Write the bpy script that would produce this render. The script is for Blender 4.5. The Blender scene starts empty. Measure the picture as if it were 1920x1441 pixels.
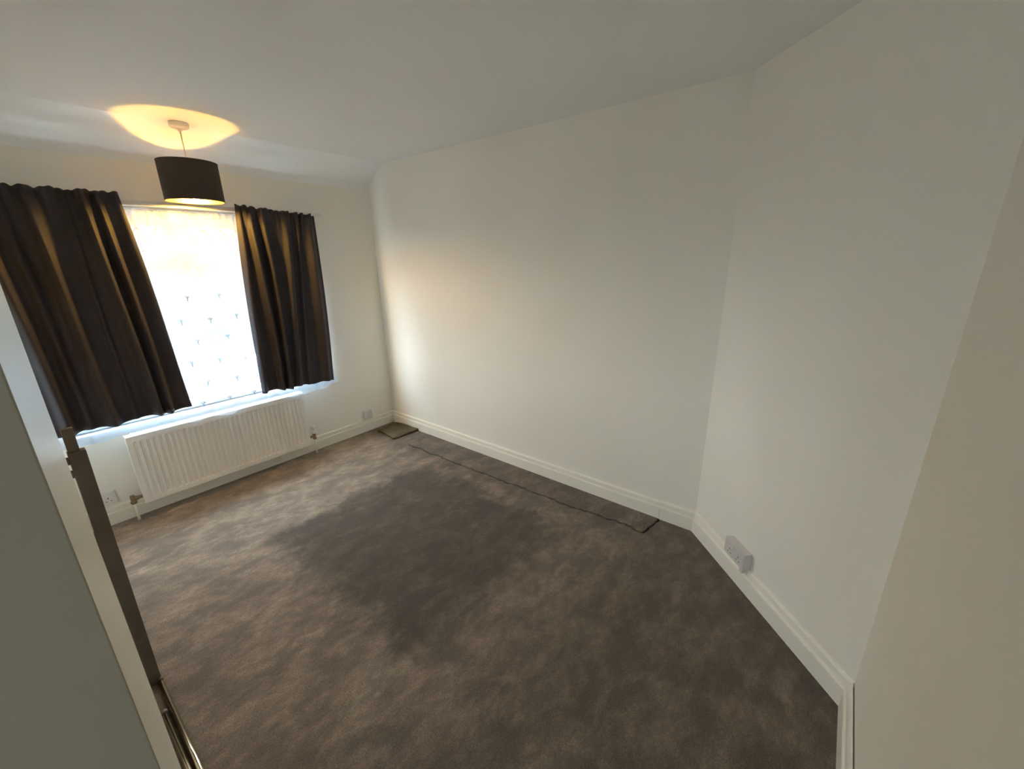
import bpy, bmesh, math, random
from mathutils import Vector, Matrix, noise

# ------------------------------------------------------------------ camera
scene = bpy.context.scene
C = scene.collection
F_PX, YAW, PITCH, ROLL = 770.95, 0.895295, 0.299402, -0.01743
CAM = Vector((-2.3700, -3.5000, 1.6226))
fw = Vector((math.sin(YAW) * math.cos(PITCH), math.cos(YAW) * math.cos(PITCH), -math.sin(PITCH)))
rt0 = Vector((math.cos(YAW), -math.sin(YAW), 0))
up0 = rt0.cross(fw)
rt = rt0 * math.cos(ROLL) + up0 * math.sin(ROLL)
up = -rt0 * math.sin(ROLL) + up0 * math.cos(ROLL)
cd = bpy.data.cameras.new('camera')
cd.sensor_fit = 'HORIZONTAL'
cd.sensor_width = 36
cd.lens = F_PX / 1920 * 36
cd.clip_start = 0.02
cam = bpy.data.objects.new('camera', cd)
cam.matrix_world = Matrix(((rt.x, up.x, -fw.x, CAM.x), (rt.y, up.y, -fw.y, CAM.y), (rt.z, up.z, -fw.z, CAM.z), (0, 0, 0, 1)))
C.objects.link(cam)
scene.camera = cam

# ------------------------------------------------------------------ light
EXPOSURE = 1.96
SKY_STRENGTH = 11.3
SKY_COLOR = (0.77, 0.90, 1.0)
BULB_STRENGTH = 232.0
vs = scene.view_settings
vs.view_transform = 'Standard'
vs.look = 'None'
vs.gamma = 1
vs.use_curve_mapping = False
vs.exposure = EXPOSURE
w = bpy.data.worlds.new('overcast_sky')
scene.world = w
w.use_nodes = True
bg = w.node_tree.nodes['Background']
bg.inputs[0].default_value = (*SKY_COLOR, 1)
bg.inputs[1].default_value = SKY_STRENGTH
def portal(name, loc, rot, sx, sy):                   # guides sky sampling through an opening, gives off nothing itself
    d = bpy.data.lights.new(name, 'AREA')
    d.shape = 'RECTANGLE'
    d.size, d.size_y = sx, sy
    d.cycles.is_portal = True
    ob = bpy.data.objects.new(name, d)
    ob.location = loc
    ob.rotation_euler = rot
    C.objects.link(ob)
portal('window_portal', (-1.435, 0.16, 1.275), (math.radians(-90), 0, 0), 1.64, 1.32)
portal('hall_portal', (-3.41, -3.640, 1.175), (0, math.radians(-90), 0), 0.95, 0.17)
cy = scene.cycles
cy.max_bounces = 10
cy.diffuse_bounces = 7
cy.transparent_max_bounces = 16
cy.sample_clamp_indirect = 8
cy.caustics_reflective = False
cy.caustics_refractive = False
cy.use_denoising = True
cy.use_adaptive_sampling = True
cy.adaptive_threshold = 0.02
cy.adaptive_min_samples = 16

# ------------------------------------------------------------------ materials
def nodes_of(m):
    return m.node_tree.nodes, m.node_tree.links

def mat(name, col, rough=0.6, metal=0.0, bump=None, spec=0.5, sheen=0.0, noise_col=None):
    m = bpy.data.materials.new(name)
    m.use_nodes = True
    N, L = nodes_of(m)
    b = N['Principled BSDF']
    b.inputs['Base Color'].default_value = (*col, 1)
    b.inputs['Roughness'].default_value = rough
    b.inputs['Metallic'].default_value = metal
    b.inputs['Specular IOR Level'].default_value = spec
    b.inputs['Sheen Weight'].default_value = sheen
    tc = N.new('ShaderNodeTexCoord')
    if noise_col:
        scale, col2, lo, hi = noise_col
        n = N.new('ShaderNodeTexNoise')
        n.inputs['Scale'].default_value = scale
        n.inputs['Detail'].default_value = 4
        L.new(tc.outputs['Object'], n.inputs['Vector'])
        r = N.new('ShaderNodeMapRange')
        r.inputs[1].default_value, r.inputs[2].default_value = lo, hi
        L.new(n.outputs['Fac'], r.inputs[0])
        mx = N.new('ShaderNodeMix')
        mx.data_type = 'RGBA'
        mx.inputs[6].default_value = (*col, 1)
        mx.inputs[7].default_value = (*col2, 1)
        L.new(r.outputs[0], mx.inputs[0])
        L.new(mx.outputs[2], b.inputs['Base Color'])
    if bump:
        scale, strength, dist = bump
        n = N.new('ShaderNodeTexNoise')
        n.inputs['Scale'].default_value = scale
        n.inputs['Detail'].default_value = 5
        L.new(tc.outputs['Object'], n.inputs['Vector'])
        bp = N.new('ShaderNodeBump')
        bp.inputs['Strength'].default_value = strength
        bp.inputs['Distance'].default_value = dist
        L.new(n.outputs['Fac'], bp.inputs['Height'])
        L.new(bp.outputs['Normal'], b.inputs['Normal'])
    return m

M = {}
M['wall'] = mat('wall_paint', (0.90, 0.880, 0.815), 0.62, bump=(90, 0.08, 0.004), noise_col=(1.6, (0.885, 0.865, 0.795), 0.4, 0.62))
M['ceiling'] = mat('ceiling_paint', (0.885, 0.895, 0.895), 0.75, bump=(14, 0.10, 0.02), noise_col=(2.0, (0.87, 0.88, 0.878), 0.4, 0.62))
M['door'] = mat('shaded_wall_tone', (0.29, 0.258, 0.200), 0.55, bump=(40, 0.05, 0.004))  # tone of the shaded near wall face, put into the paint
M['gloss'] = mat('white_gloss_paint', (0.89, 0.87, 0.79), 0.35, bump=(30, 0.05, 0.004))
M['radiator'] = mat('radiator_enamel', (0.87, 0.86, 0.83), 0.32)
M['upvc'] = mat('white_upvc', (0.85, 0.86, 0.88), 0.3)
M['plastic'] = mat('white_plastic', (0.80, 0.79, 0.78), 0.35)
M['old_plastic'] = mat('greyed_plastic', (0.68, 0.655, 0.645), 0.4)
M['dark_hole'] = mat('dark_hole', (0.03, 0.03, 0.03), 0.6)
M['copper'] = mat('aged_brass', (0.30, 0.22, 0.13), 0.4, 0.8)
M['chrome'] = mat('chrome', (0.80, 0.68, 0.46), 0.16, 1.0)  # gold tint puts the warm lamp's reflection into the colour
M['bar'] = mat('dark_brown_metal', (0.125, 0.105, 0.085), 0.5, noise_col=(9, (0.16, 0.135, 0.11), 0.4, 0.6))
M['curtain'] = mat('charcoal_curtain', (0.027, 0.025, 0.036), 0.7, sheen=0.06, bump=(420, 0.25, 0.001), noise_col=(5, (0.034, 0.031, 0.043), 0.4, 0.65))
M['shade'] = mat('black_shade_fabric', (0.058, 0.046, 0.038), 0.8, bump=(500, 0.2, 0.001))
M['gold'] = mat('gold_foil', (0.85, 0.62, 0.22), 0.35, 0.9, bump=(60, 0.5, 0.006))
M['lead'] = mat('lead_came', (0.16, 0.16, 0.17), 0.5, 0.3)
M['motif'] = mat('embroidery_thread', (0.16, 0.17, 0.20), 0.8)
M['filler'] = mat('dark_gap', (0.05, 0.042, 0.035), 0.9)
M['soil'] = mat('dark_underlay', (0.03, 0.026, 0.022), 0.95)

# bulb: warm filament lamp
m = bpy.data.materials.new('lit_bulb')
m.use_nodes = True
N, L = nodes_of(m)
N.clear()
e = N.new('ShaderNodeEmission')
e.inputs[0].default_value = (1.0, 0.54, 0.10, 1)
e.inputs[1].default_value = BULB_STRENGTH
o = N.new('ShaderNodeOutputMaterial')
L.new(e.outputs[0], o.inputs[0])
M['bulb'] = m

# window glass: mostly clear with a faint gloss
m = bpy.data.materials.new('window_glass')
m.use_nodes = True
N, L = nodes_of(m)
N.clear()
t = N.new('ShaderNodeBsdfTransparent')
t.inputs[0].default_value = (0.95, 0.97, 0.97, 1)
g = N.new('ShaderNodeBsdfGlossy')
g.inputs['Roughness'].default_value = 0.02
mx = N.new('ShaderNodeMixShader')
mx.inputs[0].default_value = 0.06
o = N.new('ShaderNodeOutputMaterial')
L.new(t.outputs[0], mx.inputs[1])
L.new(g.outputs[0], mx.inputs[2])
L.new(mx.outputs[0], o.inputs[0])
M['glass'] = m

# net: sheer voile
m = bpy.data.materials.new('white_voile')
m.use_nodes = True
N, L = nodes_of(m)
N.clear()
t = N.new('ShaderNodeBsdfTransparent')
tr = N.new('ShaderNodeBsdfTranslucent')
tr.inputs[0].default_value = (0.44, 0.62, 0.80, 1)
df = N.new('ShaderNodeBsdfDiffuse')
df.inputs[0].default_value = (0.62, 0.68, 0.76, 1)
m1 = N.new('ShaderNodeMixShader')
m1.inputs[0].default_value = 0.84
m2 = N.new('ShaderNodeMixShader')
m2.inputs[0].default_value = 0.45
o = N.new('ShaderNodeOutputMaterial')
L.new(tr.outputs[0], m1.inputs[1])
L.new(df.outputs[0], m1.inputs[2])
L.new(t.outputs[0], m2.inputs[1])
L.new(m1.outputs[0], m2.inputs[2])
L.new(m2.outputs[0], o.inputs[0])
M['net'] = m

# carpet: grey-brown pile with brushed, trodden patches and the mark a bed base left
def carpet_mat():
    m = bpy.data.materials.new('worn_carpet')
    m.use_nodes = True
    N, L = nodes_of(m)
    b = N['Principled BSDF']
    b.inputs['Roughness'].default_value = 0.95
    b.inputs['Specular IOR Level'].default_value = 0.1
    b.inputs['Sheen Weight'].default_value = 0.25
    b.inputs['Sheen Roughness'].default_value = 0.5
    geo = N.new('ShaderNodeNewGeometry')
    def noisef(scale, detail, vec=None, dist=0.0, rough=0.5):
        n = N.new('ShaderNodeTexNoise')
        n.inputs['Scale'].default_value = scale
        n.inputs['Detail'].default_value = detail
        n.inputs['Distortion'].default_value = dist
        n.inputs['Roughness'].default_value = rough
        L.new(vec or geo.outputs['Position'], n.inputs['Vector'])
        return n.outputs['Fac']
    def math_(op, a, c, clamp=False):
        n = N.new('ShaderNodeMath')
        n.operation = op
        n.use_clamp = clamp
        for i, v in enumerate((a, c)):
            if isinstance(v, (int, float)):
                n.inputs[i].default_value = v
            else:
                L.new(v, n.inputs[i])
        return n.outputs[0]
    def rng(v, a, c, lo=0.0, hi=1.0):
        n = N.new('ShaderNodeMapRange')
        n.interpolation_type = 'SMOOTHSTEP'
        for i, x in enumerate((a, c, lo, hi)):
            n.inputs[i + 1].default_value = x
        L.new(v, n.inputs[0])
        return n.outputs[0]
    def mixc(f, a, c):
        n = N.new('ShaderNodeMix')
        n.data_type = 'RGBA'
        L.new(f, n.inputs[0])
        for i, v in ((6, a), (7, c)):
            if isinstance(v, tuple):
                n.inputs[i].default_value = (*v, 1)
            else:
                L.new(v, n.inputs[i])
        return n.outputs[2]
    sep = N.new('ShaderNodeSeparateXYZ')
    L.new(geo.outputs['Position'], sep.inputs[0])
    wob = math_('MULTIPLY', math_('SUBTRACT', noisef(5.5, 7, None, 0.2, 0.66), 0.5), 0.46)
    wob2 = math_('MULTIPLY', math_('SUBTRACT', noisef(4.4, 7, None, 0.4, 0.66), 0.5), 0.46)
    X = math_('ADD', sep.outputs[0], wob)
    Y = math_('ADD', sep.outputs[1], wob2)
    # bed footprint, x -1.62..-0.5, y -2.35..-1.0
    inx = math_('MULTIPLY', rng(X, -1.76, -1.50), rng(X, -0.36, -0.54))
    iny = math_('MULTIPLY', rng(Y, -2.55, -2.20), rng(Y, -0.92, -1.06))
    bed = math_('MULTIPLY', inx, iny)
    # far strip along the right wall stays darker; light falloff by the cut-off wall is painted in
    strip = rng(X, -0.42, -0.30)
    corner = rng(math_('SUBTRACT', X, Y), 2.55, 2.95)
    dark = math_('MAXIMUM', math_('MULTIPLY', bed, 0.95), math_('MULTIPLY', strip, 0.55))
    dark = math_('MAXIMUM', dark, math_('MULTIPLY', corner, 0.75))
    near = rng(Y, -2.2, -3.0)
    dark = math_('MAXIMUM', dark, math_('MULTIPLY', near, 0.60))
    stretch = N.new('ShaderNodeMapping')
    stretch.inputs['Rotation'].default_value = (0, 0, 0.5)
    stretch.inputs['Scale'].default_value = (1.0, 1.55, 1)
    L.new(geo.outputs['Position'], stretch.inputs['Vector'])
    blotch = rng(noisef(5.5, 7, stretch.outputs[0], 0.25, 0.66), 0.36, 0.66)
    fine = rng(noisef(19.0, 6, stretch.outputs[0], 0.1, 0.7), 0.35, 0.70)
    grain = noisef(170.0, 4, None, 0.0, 0.7)
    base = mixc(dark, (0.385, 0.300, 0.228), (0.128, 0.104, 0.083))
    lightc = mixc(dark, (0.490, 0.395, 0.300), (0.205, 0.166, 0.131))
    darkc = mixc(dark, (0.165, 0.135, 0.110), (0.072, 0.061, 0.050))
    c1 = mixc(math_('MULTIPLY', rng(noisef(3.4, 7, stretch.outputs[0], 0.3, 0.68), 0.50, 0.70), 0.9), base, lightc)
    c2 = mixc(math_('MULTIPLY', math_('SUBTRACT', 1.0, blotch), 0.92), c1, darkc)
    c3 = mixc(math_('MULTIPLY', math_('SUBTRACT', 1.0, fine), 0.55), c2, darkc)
    mul = N.new('ShaderNodeMix')
    mul.data_type = 'RGBA'
    mul.blend_type = 'MULTIPLY'
    mul.inputs[0].default_value = 1.0
    gr = N.new('ShaderNodeMapRange')
    gr.inputs[1].default_value, gr.inputs[2].default_value = 0.3, 0.7
    gr.inputs[3].default_value, gr.inputs[4].default_value = 0.60, 1.34
    L.new(grain, gr.inputs[0])
    L.new(c3, mul.inputs[6])
    L.new(gr.outputs[0], mul.inputs[7])
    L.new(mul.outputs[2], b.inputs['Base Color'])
    bp = N.new('ShaderNodeBump')
    bp.inputs['Strength'].default_value = 0.55
    bp.inputs['Distance'].default_value = 0.006
    hsum = math_('ADD', grain, math_('MULTIPLY', noisef(22.0, 4), 0.9))
    L.new(hsum, bp.inputs['Height'])
    L.new(bp.outputs['Normal'], b.inputs['Normal'])
    return m
M['carpet'] = carpet_mat()
M['offcut'] = mat('carpet_offcut', (0.115, 0.095, 0.062), 0.95, spec=0.1, bump=(230, 0.5, 0.005), noise_col=(9, (0.16, 0.135, 0.095), 0.4, 0.65))

# ------------------------------------------------------------------ helpers
def link_mesh(name, bm, material, parent=None, smooth=False, bevel=None):
    bmesh.ops.recalc_face_normals(bm, faces=bm.faces[:])
    me = bpy.data.meshes.new(name)
    bm.to_mesh(me)
    bm.free()
    if smooth:
        for p in me.polygons:
            p.use_smooth = True
    me.materials.append(M[material] if isinstance(material, str) else material)
    ob = bpy.data.objects.new(name, me)
    C.objects.link(ob)
    if parent is not None:
        ob.parent = parent
        ob.matrix_parent_inverse = parent.matrix_world.inverted()
    if bevel:
        b = ob.modifiers.new('bevel', 'BEVEL')
        b.width = bevel
        b.segments = 2
        b.limit_method = 'ANGLE'
    return ob

def tag(ob, label, cat, group=None):
    ob['label'] = label
    ob['category'] = cat
    if group:
        ob['group'] = group
    return ob

def struct(ob, label=None):
    ob['kind'] = 'structure'
    if label:
        ob['label'] = label
    return ob

def thing(name, loc, label, cat, group=None):
    ob = bpy.data.objects.new(name, None)
    ob.empty_display_size = 0.05
    ob.location = loc
    ob.matrix_world = Matrix.Translation(loc)
    C.objects.link(ob)
    return tag(ob, label, cat, group)

def add_box(bm, x0, x1, y0, y1, z0, z1, mtx=None):
    vs_ = [bm.verts.new(Vector((x, y, z)) if mtx is None else mtx @ Vector((x, y, z))) for z in (z0, z1) for y in (y0, y1) for x in (x0, x1)]
    for f in ((0, 2, 3, 1), (4, 5, 7, 6), (0, 1, 5, 4), (2, 6, 7, 3), (0, 4, 6, 2), (1, 3, 7, 5)):
        bm.faces.new([vs_[i] for i in f])
    return vs_

def box(name, x0, x1, y0, y1, z0, z1, material, parent=None, bevel=None, mtx=None):
    bm = bmesh.new()
    add_box(bm, x0, x1, y0, y1, z0, z1, mtx)
    return link_mesh(name, bm, material, parent, bevel=bevel)

def add_tube(bm, pts, r, seg=12, caps=True):
    pts = [Vector(p) for p in pts]
    rad = r if isinstance(r, (list, tuple)) else [r] * len(pts)
    rings = []
    ref = None
    for i, p in enumerate(pts):
        d = (pts[min(i + 1, len(pts) - 1)] - pts[max(i - 1, 0)]).normalized()
        if ref is None:
            ref = d.orthogonal().normalized()
        ref = (ref - d * ref.dot(d)).normalized()
        s = d.cross(ref)
        rings.append([bm.verts.new(p + (ref * math.cos(a) + s * math.sin(a)) * rad[i]) for a in [2 * math.pi * k / seg for k in range(seg)]])
    for a, b in zip(rings, rings[1:]):
        for k in range(seg):
            bm.faces.new((a[k], a[(k + 1) % seg], b[(k + 1) % seg], b[k]))
    if caps:
        bm.faces.new(rings[0][::-1])
        bm.faces.new(rings[-1])

def tube(name, pts, r, material, parent=None, seg=12, smooth=True):
    bm = bmesh.new()
    add_tube(bm, pts, r, seg)
    return link_mesh(name, bm, material, parent, smooth=smooth)

def add_lathe(bm, prof, cx, cy_, seg=48, close=False):
    rings = []
    for r, z in prof:
        if r < 1e-6:
            rings.append([bm.verts.new((cx, cy_, z))])
        else:
            rings.append([bm.verts.new((cx + r * math.cos(2 * math.pi * k / seg), cy_ + r * math.sin(2 * math.pi * k / seg), z)) for k in range(seg)])
    if close:
        rings.append(rings[0])
    for a, b in zip(rings, rings[1:]):
        for k in range(seg):
            k2 = (k + 1) % seg
            if len(a) == 1 and len(b) == 1:
                continue
            if len(a) == 1:
                bm.faces.new((a[0], b[k2], b[k]))
            elif len(b) == 1:
                bm.faces.new((a[k], a[k2], b[0]))
            else:
                bm.faces.new((a[k], a[k2], b[k2], b[k]))

def add_prism(bm, poly, z0, z1):
    lo = [bm.verts.new((x, y, z0)) for x, y in poly]
    hi = [bm.verts.new((x, y, z1)) for x, y in poly]
    n = len(poly)
    bm.faces.new(lo[::-1])
    bm.faces.new(hi)
    for i in range(n):
        j = (i + 1) % n
        bm.faces.new((lo[i], lo[j], hi[j], hi[i]))

def prism(name, poly, z0, z1, material, parent=None, bevel=None):
    bm = bmesh.new()
    add_prism(bm, poly, z0, z1)
    return link_mesh(name, bm, material, parent, bevel=bevel)

# ------------------------------------------------------------------ room shell
H = 2.40
LW = 3.0155           # right wall length
D = 0.7515            # cut-off corner
YB = -LW - D          # back wall
XL = -2.41            # left wall face
XH = -3.30            # far end of the hall
YH = -2.70
T = 0.12
AX, AY = -2.3785, -2.70       # door-frame corner by the hall
BX, BY = -2.3462, -2.30       # door-frame corner by the room

# floor: carpet in two pieces with a ragged cut between them
rnd = random.Random(4)
seam = []
n = 90
for i in range(n + 1):
    y = -0.60 - (2.17) * i / n
    x = -0.250 + 0.020 * math.sin(y * 2.1 + 0.4) + 0.004 * math.sin(y * 23) + rnd.uniform(-0.007, 0.007)
    if y < -2.3:
        x += 0.03 * min(1, (-2.3 - y) / 0.3)
    seam.append((x, y))
cut = []
x_end = seam[-1][0]
for i in range(9):
    t = (i + 1) / 9
    cut.append((x_end + (0.0 - x_end) * t, -2.77 - 0.035 * t + rnd.uniform(-0.004, 0.004)))
cut[-1] = (0.0, cut[-1][1])
gap = 0.013
main_poly = [(0.0, -0.0), (XL, 0.0), (XL, -2.6), (AX, AY), (XH, YH), (XH, YB), (-D, YB), (0, -LW)]
main_poly += [(0.0, cut[-1][1] - gap)]
main_poly += [(x, y - gap + rnd.uniform(-0.005, 0.004)) for x, y in reversed(cut[:-1])]
main_poly += [(x - gap + rnd.uniform(-0.005, 0.005), y - (gap if i == 0 else 0)) for i, (x, y) in enumerate(reversed(seam))]
main_poly += [(seam[0][0], -0.585)]
# close towards the wall where the cut peters out
main_poly += [(-0.12, -0.5812), (0.0, -0.58)]
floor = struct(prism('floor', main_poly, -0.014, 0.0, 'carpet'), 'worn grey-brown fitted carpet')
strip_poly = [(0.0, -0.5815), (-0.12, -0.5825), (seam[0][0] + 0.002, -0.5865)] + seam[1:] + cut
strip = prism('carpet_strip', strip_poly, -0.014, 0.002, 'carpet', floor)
strip['label'] = 'cut strip of carpet along the right wall'
prism('underlay', [(0, 0), (XL, 0), (XL, -2.65), (AX, AY), (XH, YH), (XH, YB), (-D, YB), (0, -LW)], -0.06, -0.0145, 'soil', floor)

# window wall with an opening
WX0, WX1, WZ0, WZ1 = -2.26, -0.62, 0.63, 1.925
bm = bmesh.new()
for a in ((XL, WX0, -0.1, H), (WX1, T, -0.1, H), (WX0, WX1, -0.1, WZ0), (WX0, WX1, WZ1, H)):
    add_box(bm, a[0], a[1], 0.0, 0.26, a[2], a[3])
bmesh.ops.remove_doubles(bm, verts=bm.verts[:], dist=1e-5)
struct(link_mesh('wall_front', bm, 'wall'), 'white painted wall with the window')
struct(prism('wall_right', [(0, 0), (0, -LW), (T * 0.7, -LW - T * 0.3), (T, -LW), (T, 0)], -0.1, H, 'wall'), 'long plain white wall')
k = T * 0.7071
struct(prism('wall_diagonal', [(0, -LW), (-D, YB), (-D + k, YB - k), (k, -LW - k)], -0.1, H, 'wall'), 'white angled wall across the corner')
struct(prism('wall_back', [(-D, YB), (XH, YB), (XH, YB - T), (-D + k, YB - T)], -0.1, H, 'wall'), 'plain white wall beside the doorway')
struct(prism('wall_left', [(XL, 0), (XL, -2.3), (XL, -2.69), (AX - 0.012, AY - 0.0025), (XH, YH), (XH - T, YH + 0.1), (-2.54, -2.6), (-2.54, 0)], -0.1, H, 'wall'), 'white wall beside the doorway')
HY0, HY1, HZ0, HZ1 = -3.725, -3.555, 0.70, 1.65     # unseen slim window added to the lobby wall for fill light
bm = bmesh.new()
for a in ((YB - T, HY0, -0.1, H), (HY1, YH + 0.1, -0.1, H), (HY0, HY1, -0.1, HZ0), (HY0, HY1, HZ1, H)):
    add_box(bm, XH - T, XH, a[0], a[1], a[2], a[3])
struct(link_mesh('wall_hall', bm, 'wall'), 'white lobby wall with an added slim window for fill light')
hw = bpy.data.objects.new('fill_window_2', None)
C.objects.link(hw)
struct(hw, 'unseen slim window added to the lobby for fill light')
bm = bmesh.new()
for a in ((HY0, HY1, HZ0, HZ0 + 0.03), (HY0, HY1, HZ1 - 0.03, HZ1), (HY0, HY0 + 0.03, HZ0 + 0.03, HZ1 - 0.03), (HY1 - 0.03, HY1, HZ0 + 0.03, HZ1 - 0.03)):
    add_box(bm, XH - 0.09, XH - 0.03, a[0], a[1], a[2], a[3])
link_mesh('window_frame', bm, 'upvc', hw)  # frame of the added fill window
box('pane', XH - 0.062, XH - 0.058, HY0 + 0.03, HY1 - 0.03, HZ0 + 0.03, HZ1 - 0.03, 'glass', hw)
# added door leaf; its dark colour stands in for shade on the wall
dr = bpy.data.objects.new('shade_door_1', None)
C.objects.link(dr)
struct(dr, 'added dark door leaf standing in for shaded wall beside the white door frame')
box('shade_door_leaf', -3.13, -2.3775, AY - 0.040, AY - 0.0035, 0.006, 2.02, 'door', dr, bevel=0.002)
tube('shade_door_handle', [(-3.06, AY - 0.040, 1.02), (-3.06, AY - 0.085, 1.02), (-3.055, AY - 0.092, 1.02), (-2.94, AY - 0.092, 1.02)], 0.009, 'chrome', dr)
for z in (0.25, 1.75):
    tube('shade_door_hinge', [(AX - 0.030, AY - 0.045, z), (AX - 0.030, AY - 0.045, z + 0.075)], 0.005, 'chrome', dr)
struct(prism('trim_1', [(XL, BY), (BX, BY), (AX, AY), (AX - 0.012, AY - 0.0025), (XL, -2.69)], 0, H, 'gloss', bevel=0.003), 'white painted door frame edge')

ceil = struct(prism('ceiling', [(T, 0.26), (XL - T, 0.26), (XL - T, -2.6), (XH - T, YH + 0.1), (XH - T, YB - T), (-D, YB - T), (T, -LW)], H, H + 0.1, 'ceiling'), 'white painted ceiling')
# sloping strip between ceiling and window wall, softly rounded
prof = []
P = [(-0.265, 2.4005), (-0.215, 2.392), (-0.16, 2.360), (-0.09, 2.312), (-0.035, 2.272), (-0.012, 2.248), (-0.002, 2.215)]
bm = bmesh.new()
lo = [bm.verts.new((XL, y, z)) for y, z in P] + [bm.verts.new((XL, 0.01, 2.215)), bm.verts.new((XL, 0.01, 2.4005))]
hi = [bm.verts.new((0.0, y, z)) for y, z in P] + [bm.verts.new((0.0, 0.01, 2.215)), bm.verts.new((0.0, 0.01, 2.4005))]
for i in range(len(lo)):
    j = (i + 1) % len(lo)
    bm.faces.new((lo[i], lo[j], hi[j], hi[i]))
bm.faces.new(lo)
bm.faces.new(hi[::-1])
sl = link_mesh('ceiling_slope', bm, 'ceiling', ceil, smooth=True)
sl.modifiers.new('edges', 'EDGE_SPLIT').split_angle = math.radians(50)

# skirting boards: flat board, dark groove, slim top moulding
def skirt(name, p, q, inner, label, prof, back=0.0, ext=(0, 0)):
    """p, q: wall line ends; inner: unit normal into the room; prof: (offset, height); mitre factors per end in ext"""
    p, q, nv = Vector(p), Vector(q), Vector(inner)
    d = (q - p).normalized()
    bm = bmesh.new()
    rings = []
    for e, s in ((p, ext[0]), (q, -ext[1])):
        rings.append([bm.verts.new((*(e + nv * (o + back) + d * (o + back) * s), z)) for o, z in prof])
    a, b = rings
    for i in range(len(a)):
        j = (i + 1) % len(a)
        bm.faces.new((a[i], a[j], b[j], b[i]))
    bm.faces.new(a)
    bm.faces.new(b[::-1])
    return struct(link_mesh(name, bm, 'gloss'), label)
SK = [(0.0, 0.0), (0.018, 0.0), (0.018, 0.076), (0.0165, 0.081), (0.005, 0.083), (0.005, 0.093), (0.013, 0.096), (0.0125, 0.112), (0.009, 0.119), (0.0, 0.121)]
SK2 = [(0.0, 0.0), (0.020, 0.0), (0.020, 0.083), (0.018, 0.088), (0.009, 0.091), (0.009, 0.099), (0.013, 0.103), (0.010, 0.122), (0.005, 0.132), (0.0, 0.134)]
t8 = math.tan(math.radians(22.5))
r2 = 1 / math.sqrt(2)
skirt('baseboard_front', (XL, 0), (0, 0), (0, -1), 'white skirting board under the window', SK, 0, (1, 1))
br = skirt('baseboard_right', (0, 0), (0, -2.805), (-1, 0), 'long white skirting board with grooved top', SK, 0, (1, 0))
skirt('trim_2', (0, -2.807), (0, -LW), (-1, 0), 'short joined end piece of white skirting board', [(o * 1.12, z * 1.05) for o, z in SK], 0, (0, t8))
skirt('baseboard_diagonal', (0, -LW), (-D, YB), (-r2, r2), 'white skirting board across the angled corner', SK2, 0, (t8, t8))
skirt('baseboard_back', (-D, YB), (XH, YB), (0, 1), 'white skirting board lifting slightly off the wall', SK2, 0.005, (t8, 0))
skirt('baseboard_left', (XL, BY), (XL, 0), (1, 0), 'white skirting board along the left wall', SK, 0, (0, 1))

# ------------------------------------------------------------------ window
win = struct(thing('window_1', (-1.44, 0.09, WZ0), 'white framed window with leaded top lights', 'window'))
del win['category']
FY0, FY1 = 0.05, 0.115
bm = bmesh.new()
fr = 0.055
for a in ((WX0, WX1, WZ0, WZ0 + fr), (WX0, WX1, WZ1 - fr, WZ1), (WX0, WX0 + fr, WZ0 + fr, WZ1 - fr), (WX1 - fr, WX1, WZ0 + fr, WZ1 - fr)):
    add_box(bm, a[0], a[1], FY0, FY1, a[2], a[3])
link_mesh('window_frame', bm, 'upvc', win)
MX0, MX1 = -1.545, -1.445
TZ0, TZ1 = 1.575, 1.672
box('mullion', MX0, MX1, FY0 - 0.004, FY1, WZ0 + fr, WZ1 - fr, 'upvc', win, bevel=0.006)
box('transom', WX0 + fr, MX0, FY0 - 0.002, FY1, TZ0, TZ1, 'upvc', win, bevel=0.006)
box('transom', MX1, WX1 - fr, FY0 - 0.002, FY1, TZ0, TZ1, 'upvc', win, bevel=0.006)
for (x0, x1) in ((WX0 + fr, MX0), (MX1, WX1 - fr)):
    # lower fixed pane
    box('pane', x0, x1, 0.085, 0.090, WZ0 + fr, TZ0, 'glass', win)
    # top light: its own sash, leaded with diamonds
    bm = bmesh.new()
    z0, z1 = TZ1, WZ1 - fr
    s = 0.022
    for a in ((x0, x1, z0, z0 + s), (x0, x1, z1 - s, z1), (x0, x0 + s, z0 + s, z1 - s), (x1 - s, x1, z0 + s, z1 - s)):
        add_box(bm, a[0], a[1], FY0 - 0.012, 0.082, a[2], a[3])
    sash = link_mesh('sash', bm, 'upvc', win)
    box('pane', x0 + s, x1 - s, 0.085, 0.090, z0 + s, z1 - s, 'glass', sash)
    px0, px1, pz0, pz1 = x0 + s, x1 - s, z0 + s, z1 - s
    ph = pz1 - pz0
    pitch = 0.098
    cnt = int(round((px1 - px0) / pitch))
    pitch = (px1 - px0) / cnt
    def strip_between(a, b):
        bm_ = bmesh.new()
        add_tube(bm_, [(a[0], 0.081, a[1]), (b[0], 0.081, b[1])], 0.0034, 6)
        link_mesh('lead_strip', bm_, 'lead', sash)
    for i in range(cnt):
        xa = px0 + i * pitch
        strip_between((xa, pz0), (xa + pitch, pz1))
        strip_between((xa, pz1), (xa + pitch, pz0))
        if i:
            strip_between((xa, pz0), (xa, pz1))
box('window_sill', WX0 - 0.03, WX1 + 0.03, -0.042, 0.05, WZ0 - 0.026, WZ0, 'gloss', win, bevel=0.006)

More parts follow.
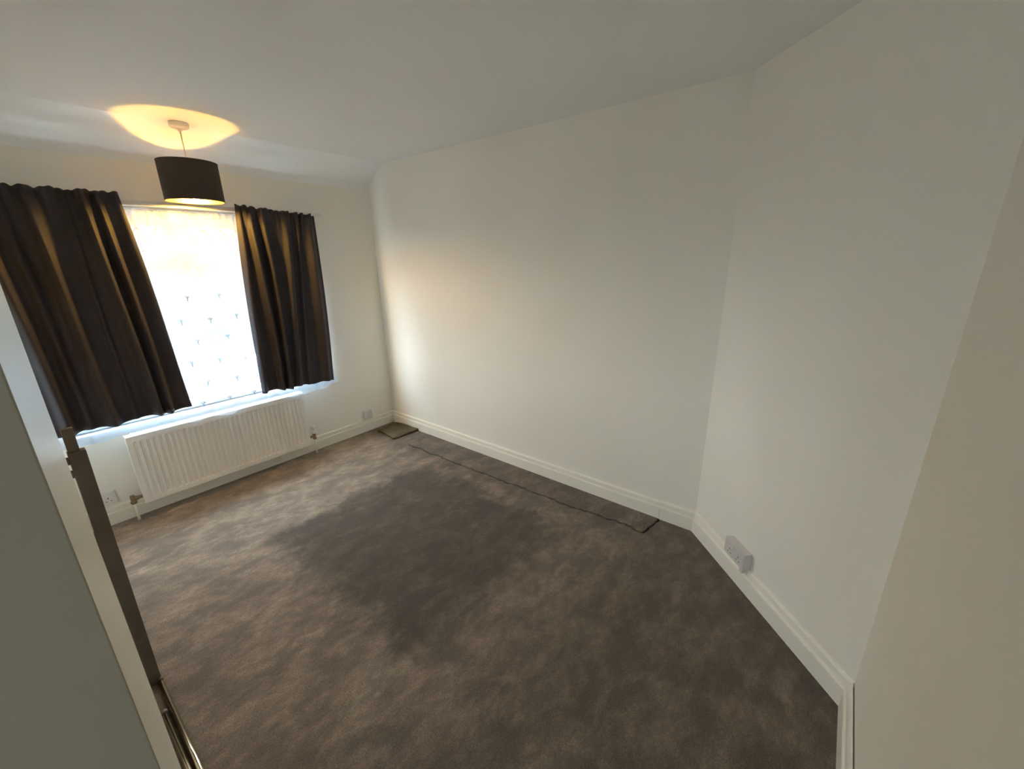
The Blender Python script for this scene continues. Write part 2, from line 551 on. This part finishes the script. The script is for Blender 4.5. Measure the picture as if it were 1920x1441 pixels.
# ------------------------------------------------------------------ curtain track, net, curtains
trk = thing('curtain_track', (-1.43, 0.0, 1.975), 'white plastic curtain track running above the window', 'curtain track')
bm = bmesh.new()
sec = [(-0.072, 1.956), (-0.098, 1.956), (-0.098, 1.984), (-0.072, 1.984), (-0.072, 1.978), (-0.091, 1.978), (-0.091, 1.962), (-0.072, 1.962)]
lo = [bm.verts.new((-2.33, y, z)) for y, z in sec]
hi = [bm.verts.new((-0.555, y, z)) for y, z in sec]
for i in range(len(sec)):
    j = (i + 1) % len(sec)
    bm.faces.new((lo[i], lo[j], hi[j], hi[i]))
bm.faces.new(lo)
bm.faces.new(hi[::-1])
link_mesh('rail', bm, 'plastic', trk)
for x in (-2.25, -1.66, -1.22, -0.66):
    box('bracket', x - 0.012, x + 0.012, -0.074, -0.0005, 1.960, 1.982, 'plastic', trk, bevel=0.002)
box('end_stop', -0.556, -0.540, -0.100, -0.070, 1.953, 1.987, 'plastic', trk, bevel=0.002)

def net_y(x, z):
    t = (z - 0.56) / (1.94 - 0.56)
    y = -0.046 + 0.0075 * math.sin(x * 31 + 0.9 * math.sin(x * 7)) * (0.35 + 0.65 * t) + 0.004 * math.sin(x * 73 + 2) * t
    # two deep gathered folds by the mullion
    y -= 0.010 * math.exp(-((x + 1.47 + 0.05 * (t - 0.5)) / 0.035) ** 2)
    if z > 1.70:                                    # heading hangs close to the wall
        q = min(1.0, (z - 1.70) / 0.24)
        y += 0.022 * q * q * (3 - 2 * q)
    if z > 1.80:
        y += 0.004 * math.sin(x * 190 + 3 * math.sin(x * 13)) * (z - 1.80) / 0.14
    if z < 0.80:                                    # hem rides out over the sill and the radiator
        s = (0.80 - z) / 0.21
        y -= (0.090 + 0.012 * math.sin(x * 13 + 1.0) + 0.009 * math.sin(x * 41)) * s * s
    return y
def net_hem(x):
    return 0.590 + 0.009 * math.sin(x * 9.5 + 0.6) + 0.006 * math.sin(x * 27) + 0.02 * max(0, min(1, (-1.75 - x) / 0.4))
bm = bmesh.new()
NX, NZ = 420, 44
NX0, NX1 = -2.34, -0.605
grid = []
for i in range(NX + 1):
    x = NX0 + (NX1 - NX0) * i / NX
    col = []
    hem = net_hem(x)
    for j in range(NZ + 1):
        z = hem + (1.946 - hem) * (j / NZ) ** 1.15
        col.append(bm.verts.new((x, net_y(x, z), z)))
    grid.append(col)
for i in range(NX):
    for j in range(NZ):
        bm.faces.new((grid[i][j], grid[i + 1][j], grid[i + 1][j + 1], grid[i][j + 1]))
net = link_mesh('net_curtain', bm, 'net', smooth=True)
tag(net, 'sheer white net curtain with small tree motifs hanging across the window', 'net curtain')
# bound hem, a doubled band of voile
bm = bmesh.new()
prev = None
for i in range(NX + 1):
    x = NX0 + (NX1 - NX0) * i / NX
    hem = net_hem(x)
    cur = [bm.verts.new((x, net_y(x, z) - 0.003, z)) for z in (hem - 0.004, hem + 0.02, hem + 0.045)]
    if prev:
        for a in range(2):
            bm.faces.new((prev[a], cur[a], cur[a + 1], prev[a + 1]))
    prev = cur
link_mesh('hem', bm, 'net', net, smooth=True)
tube('net_wire', [(-2.35, -0.022, 1.948), (-0.575, -0.022, 1.948)], 0.004, 'plastic', net, 8)
# stitched trees: stem, fan of branches and a dotted crown
def motif(cx, cz, s):
    bm = bmesh.new()
    def stroke(a, b, wd):
        d = Vector((b[0] - a[0], b[1] - a[1]))
        nrm = Vector((-d.y, d.x)).normalized() * wd / 2
        q = [(a[0] + nrm.x, a[1] + nrm.y), (a[0] - nrm.x, a[1] - nrm.y), (b[0] - nrm.x * 0.6, b[1] - nrm.y * 0.6), (b[0] + nrm.x * 0.6, b[1] + nrm.y * 0.6)]
        f = []
        for off in (0.0012, 0.0022):
            f.append([bm.verts.new((cx + x * s, net_y(cx + x * s, cz + z * s) - off, cz + z * s)) for x, z in q])
        bm.faces.new(f[0])
        bm.faces.new(f[1])
        for i in range(4):
            j = (i + 1) % 4
            bm.faces.new((f[0][i], f[0][j], f[1][j], f[1][i]))
    stroke((0, -0.5), (0, 0.05), 0.13)
    for a in (-62, -32, 0, 32, 62):
        r = math.radians(a)
        tip = (0.42 * math.sin(r), 0.05 + 0.40 * math.cos(r))
        stroke((0, 0.0), tip, 0.05)
        for da in (-22, 22):
            r3 = math.radians(a + da)
            mid = (tip[0] * 0.55, 0.05 + (tip[1] - 0.05) * 0.55)
            stroke(mid, (mid[0] + 0.22 * math.sin(r3), mid[1] + 0.22 * math.cos(r3)), 0.045)
    link_mesh('tree_motif', bm, 'motif', net)
rows = [1.40, 1.245, 1.107, 0.952, 0.80, 0.665]
for r, z in enumerate(rows):
    xs = [-1.715 + 0.1835 * i for i in range(4)] if r % 2 == 0 else [-1.59 + 0.164 * i for i in range(3)]
    if r % 2 == 0:
        xs = [-1.71, -1.528, -1.342, -1.16]
    for x in xs:
        motif(x, z + rnd.uniform(-0.006, 0.006), 0.042)

def curtain(name, top, bot, ztop, zbot, ridges, pleats, label, seed):
    """hanging cloth: ridges = (s, width, depth) of the long folds; pleats = gather frequency in the heading"""
    bm = bmesh.new()
    NS, NV = 260, 46
    rn = random.Random(seed)
    ph = [rn.uniform(0, 6.28) for _ in range(4)]
    g = []
    for i in range(NS + 1):
        s = i / NS
        col = []
        for j in range(NV + 1):
            v = j / NV
            t = v                                   # 0 top, 1 bottom
            x = top[0] + (top[1] - top[0]) * s
            xb = bot[0] + (bot[1] - bot[0]) * s
            x = x + (xb - x) * t
            body = 0.0
            for (c, cb, wd, dp) in ridges:
                cc = c + (cb - c) * t
                body += 1.45 * dp * math.exp(-((s - cc) / (wd * 0.9)) ** 2)
            amp = 0.45 + 0.55 * min(1, t / 0.25)
            wv = math.sin((s + 0.06 * math.sin(s * 9 + ph[3])) * pleats * 6.283 + ph[0]) * (0.35 + 0.65 * abs(math.sin(s * 4.3 + ph[2])))
            head = 0.012 * wv * math.exp(-t / 0.10) + 0.005 * math.sin(s * pleats * 2.3 * 6.283 + ph[1]) * math.exp(-t / 0.06)
            y = -0.132 - body * amp - head + 0.005 * math.sin(s * 21 + ph[2] + t * 2)
            zt = ztop[0] + (ztop[1] - ztop[0]) * s + 0.006 * wv + 0.002 * math.sin(s * pleats * 2.3 * 6.283 + ph[1])
            zb = zbot[0] + (zbot[1] - zbot[0]) * s + 0.006 * math.sin(s * 17 + ph[3])
            z = zt + (zb - zt) * t
            x += 0.006 * math.sin(t * 5 + s * 9 + ph[1])
            col.append(bm.verts.new((x, y, z)))
        g.append(col)
    for i in range(NS):
        for j in range(NV):
            bm.faces.new((g[i][j], g[i + 1][j], g[i + 1][j + 1], g[i][j + 1]))
    ob = link_mesh(name, bm, 'curtain', smooth=True)
    so = ob.modifiers.new('cloth_thickness', 'SOLIDIFY')
    so.thickness = 0.003
    so.offset = 1
    return tag(ob, label, 'curtain', 'charcoal curtains at the window')

cl = curtain('curtain', (-2.345, -1.757), (-2.315, -1.668), (2.012, 2.016), (0.690, 0.690),
        [(0.06, 0.10, 0.045, 0.036), (0.20, 0.24, 0.04, 0.020), (0.36, 0.40, 0.045, 0.034), (0.62, 0.55, 0.02, 0.008), (0.74, 0.72, 0.035, 0.040), (0.85, 0.815, 0.028, 0.034), (0.97, 0.99, 0.05, 0.018)],
        7, 'wide charcoal curtain hanging on the doorway side of the window', 3)
cr = curtain('curtain', (-1.168, -0.606), (-1.236, -0.650), (1.998, 1.962), (0.668, 0.634),
        [(0.05, 0.03, 0.04, 0.030), (0.15, 0.27, 0.035, 0.036), (0.30, 0.38, 0.028, 0.036), (0.58, 0.50, 0.05, 0.030), (0.75, 0.62, 0.02, 0.010), (0.90, 0.88, 0.06, 0.036)],
        7, 'charcoal curtain hanging beside the long plain wall and above the radiator valve', 9)
for c_, xs, zt in ((cl, [-2.28 + 0.075 * i for i in range(7)], 2.0), (cr, [-1.14 + 0.08 * i for i in range(7)], 1.985)):
    for x in xs:
        bm = bmesh.new()
        add_tube(bm, [(x, -0.0985, 1.968), (x, -0.110, 1.966), (x, -0.117, 1.972), (x, -0.119, 1.985)], 0.0016, 6)
        link_mesh('curtain_hook', bm, 'plastic', c_, smooth=True)

# ------------------------------------------------------------------ pendant lamp
LX, LY = -1.430, -0.303
lamp = thing('pendant_lamp', (LX, LY, 1.98), 'lit black drum pendant lamp hanging from the ceiling before the window', 'lamp')
bm = bmesh.new()
add_lathe(bm, [(0.0, 2.398), (0.048, 2.398), (0.050, 2.392), (0.049, 2.378), (0.040, 2.371), (0.012, 2.367), (0.010, 2.356), (0.0, 2.354)], LX, LY, 40)
link_mesh('ceiling_rose', bm, 'plastic', lamp, smooth=True)
tube('cord', [(LX, LY, 2.36), (LX + 0.001, LY, 2.27), (LX, LY, 2.175)], 0.0035, 'plastic', lamp, 10)
bm = bmesh.new()
add_lathe(bm, [(0.0, 2.178), (0.010, 2.176), (0.019, 2.168), (0.019, 2.112), (0.022, 2.108), (0.022, 2.098), (0.015, 2.090), (0.0, 2.090)], LX, LY, 28)
link_mesh('lamp_holder', bm, 'plastic', lamp, smooth=True)
R0, R1, ZT, ZB = 0.150, 0.150, 2.192, 1.980
bm = bmesh.new()
add_lathe(bm, [(R0, ZT), (R1, ZB)], LX, LY, 72)
sh = link_mesh('lamp_shade', bm, 'shade', lamp, smooth=True)
bm = bmesh.new()
add_lathe(bm, [(R0 - 0.0025, ZT - 0.001), (R1 - 0.0025, ZB + 0.001)], LX, LY, 72)
link_mesh('foil_lining', bm, 'gold', sh, smooth=True)
for z in (ZT, ZB):
    bm = bmesh.new()
    add_lathe(bm, [(R0 - 0.004, z - 0.002), (R0 + 0.001, z - 0.002), (R0 + 0.001, z + 0.002), (R0 - 0.004, z + 0.002)], LX, LY, 72, close=True)
    link_mesh('rim', bm, 'shade', sh, smooth=True)
bm = bmesh.new()
add_lathe(bm, [(0.021, 2.102), (0.028, 2.102), (0.028, 2.106), (0.021, 2.106)], LX, LY, 28, close=True)
for a in (0.4, 0.4 + 2.094, 0.4 + 4.189):
    ca, sa = math.cos(a), math.sin(a)
    add_tube(bm, [(LX + 0.026 * ca, LY + 0.026 * sa, 2.104), (LX + 0.10 * ca, LY + 0.10 * sa, 2.150), (LX + 0.147 * ca, LY + 0.147 * sa, 2.186)], 0.002, 6)
link_mesh('shade_ring', bm, 'plastic', sh)
bm = bmesh.new()
add_lathe(bm, [(0.0, 2.090), (0.013, 2.090), (0.014, 2.066), (0.022, 2.048), (0.0275, 2.037), (0.0, 2.037)], LX, LY, 28)
link_mesh('light_block_collar', bm, 'plastic', lamp, smooth=True)  # opaque collar added to hold back the bulb's upward light
bm = bmesh.new()
add_lathe(bm, [(0.0268, 2.0365), (0.0290, 2.029), (0.030, 2.018), (0.027, 2.003), (0.018, 1.992), (0.0, 1.988)], LX, LY, 28)
bulb = link_mesh('bulb', bm, 'bulb', lamp, smooth=True)
bulb['label'] = 'glowing warm light bulb'

# ------------------------------------------------------------------ radiator
RX0, RX1, RZ0, RZ1 = -2.035, -0.925, 0.105, 0.585
rad = thing('radiator', (-1.48, -0.09, RZ0), 'white ribbed panel radiator under the window', 'radiator')
bm = bmesh.new()
ribs = 33
edge = 0.022
px = (RX1 - RX0 - 2 * edge) / ribs
secx = [(RX0, 0.0), (RX0 + edge, 0.0)]
for i in range(ribs):
    a = RX0 + edge + i * px
    secx += [(a + px * 0.16, 0.0), (a + px * 0.30, 0.010), (a + px * 0.70, 0.010), (a + px * 0.84, 0.0)]
secx += [(RX1, 0.0)]
yf = -0.115
levels = [(RZ0, 0.0, 0.012), (RZ0 + 0.006, 0.0, 0.0), (RZ0 + 0.036, 0.0, 0.0), (RZ0 + 0.042, 1.0, 0.0), (RZ1 - 0.052, 1.0, 0.0), (RZ1 - 0.042, 0.0, 0.0), (RZ1 - 0.006, 0.0, 0.0), (RZ1, 0.0, 0.012)]
rows_ = []
for z, kf, roll in levels:
    rows_.append([bm.verts.new((x, yf + d * kf + roll, z)) for x, d in secx])
for a, b in zip(rows_, rows_[1:]):
    for i in range(len(secx) - 1):
        bm.faces.new((a[i], a[i + 1], b[i + 1], b[i]))
link_mesh('front_panel', bm, 'radiator', rad)
box('back_panel', RX0, RX1, -0.0945, -0.055, RZ0, RZ1 - 0.004, 'radiator', rad, bevel=0.006)
for x in (RX0 - 0.0015, RX1):
    box('end_panel', x, x + 0.0015, -0.114, -0.052, RZ0 + 0.004, RZ1 - 0.002, 'radiator', rad)
bm = bmesh.new()
for i in range(36):
    x = RX0 + 0.03 + i * 0.030
    add_box(bm, x, x + 0.022, -0.0915, -0.064, RZ1 - 0.002, RZ1 + 0.003)
link_mesh('top_grille', bm, 'radiator', rad)
for x in (-1.82, -1.16):
    box('bracket', x - 0.012, x + 0.012, -0.056, -0.0002, RZ0 + 0.02, RZ1 - 0.08, 'radiator', rad)
box('pipe_clip', -1.147, -1.129, -0.075, -0.018, 0.050, 0.094, 'radiator', rad, bevel=0.003)
# thermostatic valve
vx, vy = -0.872, -0.080
tv = thing('radiator_valve', (vx, vy, 0.0), 'white thermostatic valve with ridged head on the radiator pipe', 'valve')
tube('pipe', [(vx, vy, 0.001), (vx, vy, 0.145)], 0.0085, 'gloss', tv, 14)
bm = bmesh.new()
add_lathe(bm, [(0.0, 0.135), (0.013, 0.135), (0.016, 0.140), (0.016, 0.152), (0.012, 0.156), (0.012, 0.178), (0.015, 0.180), (0.015, 0.190), (0.0, 0.190)], vx, vy, 20)
add_tube(bm, [(vx, vy, 0.165), (-0.925 + 0.0015, vy, 0.165)], 0.011, 14)
link_mesh('valve_body', bm, 'copper', tv, smooth=True)
bm = bmesh.new()
add_lathe(bm, [(0.0, 0.190), (0.019, 0.190), (0.020, 0.196), (0.019, 0.214), (0.014, 0.219), (0.014, 0.225), (0.020, 0.229), (0.021, 0.246), (0.017, 0.256), (0.0, 0.258)], vx, vy, 24)
link_mesh('valve_head', bm, 'plastic', tv, smooth=True)
for k_ in range(10):
    a = k_ * 0.6283
    bm = bmesh.new()
    add_tube(bm, [(vx + 0.0205 * math.cos(a), vy + 0.0205 * math.sin(a), 0.229), (vx + 0.0208 * math.cos(a), vy + 0.0208 * math.sin(a), 0.247)], 0.0022, 6)
    link_mesh('grip_rib', bm, 'plastic', tv)
# lockshield valve
lx, ly = -2.085, -0.080
lv = thing('radiator_valve', (lx, ly, 0.0), 'tarnished brass lockshield valve on a short white pipe', 'valve')
tube('pipe', [(lx, ly, 0.001), (lx, ly, 0.130)], 0.0085, 'gloss', lv, 14)
bm = bmesh.new()
add_lathe(bm, [(0.0, 0.122), (0.014, 0.122), (0.017, 0.127), (0.017, 0.140), (0.013, 0.146), (0.013, 0.176), (0.010, 0.182), (0.0, 0.184)], lx, ly, 20)
add_tube(bm, [(lx, ly, 0.156), (lx + 0.028, ly, 0.156)], 0.016, 6)
add_tube(bm, [(lx + 0.026, ly, 0.156), (RX0 - 0.0016, ly, 0.156)], 0.011, 14)
link_mesh('valve_body', bm, 'copper', lv, smooth=False)

# ------------------------------------------------------------------ sockets
def socket(name, org, ux, nrm, wdt, hgt, dep, gangs, label, material, cable=False):
    """org: wall point at the centre of the plate; ux: unit along the wall; nrm: unit out of the wall"""
    ux, nrm = Vector((*ux, 0)), Vector((*nrm, 0))
    mt = Matrix((( ux.x, nrm.x, 0, org[0]), (ux.y, nrm.y, 0, org[1]), (0, 0, 1, org[2]), (0, 0, 0, 1)))
    t_ = thing(name, Vector(org), label, 'socket', 'wall sockets')
    if dep > 0.02:
        box('back_box', -wdt / 2 + 0.001, wdt / 2 - 0.001, 0.0005, dep - 0.008, -hgt / 2 + 0.001, hgt / 2 - 0.001, material, t_, bevel=0.003, mtx=mt)
    pl_ = box('face_plate', -wdt / 2, wdt / 2, max(0.0005, dep - 0.008), dep, -hgt / 2, hgt / 2, material, t_, bevel=0.003, mtx=mt)
    for g_ in range(gangs):
        cx_ = 0 if gangs == 1 else (-0.033 + 0.066 * g_)
        for (dx, dz, w_, h_) in ((0, 0.012, 0.004, 0.009), (-0.011, -0.008, 0.007, 0.004), (0.011, -0.008, 0.007, 0.004)):
            box('pin_slot', cx_ + dx - w_ / 2, cx_ + dx + w_ / 2, dep - 0.001, dep + 0.0006, dz - 0.012 - h_ / 2, dz - 0.012 + h_ / 2, 'dark_hole', pl_, mtx=mt)
        sx = 0.0 if gangs == 1 else (-0.008 + 0.016 * g_)
        sw = box('rocker_switch', sx - 0.006, sx + 0.006, dep - 0.001, dep + 0.004, 0.016, 0.036, material, t_, bevel=0.0015, mtx=mt)
    for sxx in (-1, 1):
        bm_ = bmesh.new()
        q = mt @ Vector((sxx * (wdt / 2 - 0.010), dep, 0))
        add_tube(bm_, [q - nrm * 0.002, q + nrm * 0.0007], 0.003, 10)
        link_mesh('screw_cap', bm_, 'old_plastic', t_)
    if cable:
        box('cable_trunking', 0.040, 0.064, 0.021, 0.036, -hgt / 2 - 0.030, -hgt / 2, 'old_plastic', t_, bevel=0.002, mtx=mt)
    return t_
sm = 0.420
socket('wall_socket', (-sm * r2, -LW - sm * r2, 0.1785), (-r2, -r2), (-r2, r2), 0.150, 0.086, 0.044, 2, 'double socket in a deep surface box on the angled wall', 'old_plastic', True)
socket('wall_socket', (-0.300, 0, 0.166), (1, 0), (0, -1), 0.086, 0.086, 0.028, 1, 'single socket near the far corner by the folded carpet offcut', 'old_plastic')
socket('wall_socket', (-2.222, 0, 0.186), (1, 0), (0, -1), 0.146, 0.086, 0.012, 2, 'double socket behind the dark upright bar, beside the brass valve', 'plastic')

# ------------------------------------------------------------------ carpet offcut in the far corner
bm = bmesh.new()
g = []
NA = 22
for i in range(NA + 1):
    row = []
    for j in range(NA + 1):
        u, v = i / NA, j / NA
        x = -0.275 + 0.250 * u + 0.012 * math.sin(v * 3.1) - 0.03 * v * (1 - u)
        y = -0.060 - 0.340 * v - 0.02 * u + 0.05 * (1 - u) * (1 - v) * -1
        z = 0.016 + 0.012 * u * u * v + 0.010 * math.sin(u * 3.0 + 0.5) * math.sin(v * 3.14) + 0.004 * math.sin(u * 11 + v * 8)
        row.append(bm.verts.new((x, y, z)))
    g.append(row)
for i in range(NA):
    for j in range(NA):
        bm.faces.new((g[i][j], g[i + 1][j], g[i + 1][j + 1], g[i][j + 1]))
off = link_mesh('carpet_offcut', bm, 'offcut', smooth=True)
so = off.modifiers.new('pile_thickness', 'SOLIDIFY')
so.thickness = 0.014
so.offset = -1
tag(off, 'small loose square of brown carpet lying in the far corner', 'carpet offcut')

# ------------------------------------------------------------------ bar and tubes along the left wall
bar = thing('bed_rail', (-2.33, -1.57, 0.0), 'dark brown upright bar with two short side lugs standing by the doorway wall', 'bed rail')
box('rail_bar', -2.340, -2.296, -1.588, -1.555, 0.0, 1.030, 'bar', bar, bevel=0.002)
box('tongue', -2.338, -2.309, -1.580, -1.563, 1.030, 1.112, 'bar', bar, bevel=0.002)
box('side_plate', -2.388, -2.340, -1.582, -1.560, 0.0, 0.715, 'bar', bar, bevel=0.002)
for z in (1.000, 0.952):
    box('lug', -2.374, -2.340, -1.584, -1.560, z - 0.011, z + 0.011, 'bar', bar, bevel=0.002)
bar.rotation_euler.y = 0.014
for (x, y0, y1, z, lab) in ((-2.302, -1.600, -2.66, 0.012, 'longer thin chrome tube lying on the carpet at the foot of the dark bar'),
                            (-2.326, -1.775, -2.64, 0.012, 'shorter thin chrome tube lying on the carpet next to the skirting')):
    tb = thing('chrome_tube', (x, (y0 + y1) / 2, 0.0), lab, 'metal tube', 'chrome tubes by the doorway wall')
    tube('tube', [(x, y0, z), (x, y1, z)], 0.0095, 'chrome', tb, 16)
    tube('end_cap', [(x, y0 + 0.016, z), (x, y0 + 0.0, z)], 0.0105, 'bar', tb, 16)

# ------------------------------------------------------------------ outside
gm = mat('dark_paving', (0.016, 0.024, 0.033), 0.9, noise_col=(0.6, (0.022, 0.031, 0.041), 0.35, 0.65))  # near-black blue ground keeps the view through the net dim
hm = mat('hedge_leaves', (0.040, 0.060, 0.030), 0.8, noise_col=(3.0, (0.075, 0.065, 0.040), 0.35, 0.65))
bkm = mat('tree_bark', (0.14, 0.11, 0.08), 0.9)
km = mat('white_kerb_paint', (0.85, 0.85, 0.85), 0.7)
bm = bmesh.new()
add_box(bm, -40, 45, 0.5, 70, -0.45, -0.30)
g_ = struct(link_mesh('ground_outside', bm, gm))
g_['label'] = 'dark paved ground outside the window'
cm = mat('bounce_concrete', (0.42, 0.41, 0.38), 0.9, noise_col=(1.5, (0.5, 0.49, 0.46), 0.35, 0.65))
sg = struct(box('bounce_ground', -30, XH - T - 0.02, -30, 0.4, -0.45, -0.30, cm))  # unseen pale ground added to bounce daylight up into the room
sg['label'] = 'unseen pale ground added to bounce light through the lobby window'
kb = box('kerb', -0.08, 0.08, -2.2, 2.2, -0.3, -0.18, km, None, bevel=0.02, mtx=Matrix.Translation((0.96, 7.4, 0)) @ Matrix.Rotation(math.radians(-6.6), 4, 'Z'))
tag(kb, 'white painted kerb on the paving outside the window', 'kerb')
def blob(name, c, r, material, parent=None, seed=0, sub=4, amp=0.25):
    bm = bmesh.new()
    bmesh.ops.create_icosphere(bm, subdivisions=sub, radius=1.0)
    for v in bm.verts:
        d = v.co.normalized()
        k_ = 1 + amp * noise.noise(d * 2.3 + Vector((seed, 0, 0))) + amp * 0.6 * noise.noise(d * 7 + Vector((0, seed, 0)))
        v.co = Vector((c[0] + d.x * r[0] * k_, c[1] + d.y * r[1] * k_, c[2] + d.z * r[2] * k_))
    return link_mesh(name, bm, material, parent)
bm = bmesh.new()
NXh, NAh = 120, 14
prev = None
for i in range(NXh + 1):
    x = -5 + 17 * i / NXh
    cur = []
    for j in range(NAh + 1):
        a = math.pi * j / NAh
        y = 11.5 - 0.6 * math.cos(a)
        z = -0.3 + 4.3 * min(1.0, math.sin(a) * 1.3)
        nn = noise.noise(Vector((x * 1.7, a * 2, 3))) * 0.18 + noise.noise(Vector((x * 5, a * 6, 9))) * 0.10
        cur.append(bm.verts.new((x, y + nn, z + (nn if 0 < j < NAh else 0))))
    if prev:
        for j in range(NAh):
            bm.faces.new((prev[j], cur[j], cur[j + 1], prev[j + 1]))
    prev = cur
hd = link_mesh('garden_hedge', bm, hm)
tag(hd, 'green-brown hedge across the paving outside the window', 'hedge')
for i, (x, y, h, lab) in enumerate(((0.6, 15.0, 4.6, 'tree with a broad crown behind the hedge outside'), (5.0, 17.0, 4.0, 'smaller tree with a round crown beyond the hedge outside'))):
    tr_ = thing('garden_tree', (x, y, -0.3), lab, 'tree')
    tube('trunk', [(x, y, -0.3), (x + 0.1, y, h * 0.45), (x, y, h * 0.75)], [0.22, 0.17, 0.1], bkm, tr_, 12)
    blob('crown', (x, y, h * 0.82), (1.9 - 0.3 * i, 1.7, 1.5), hm, tr_, i * 7.3)
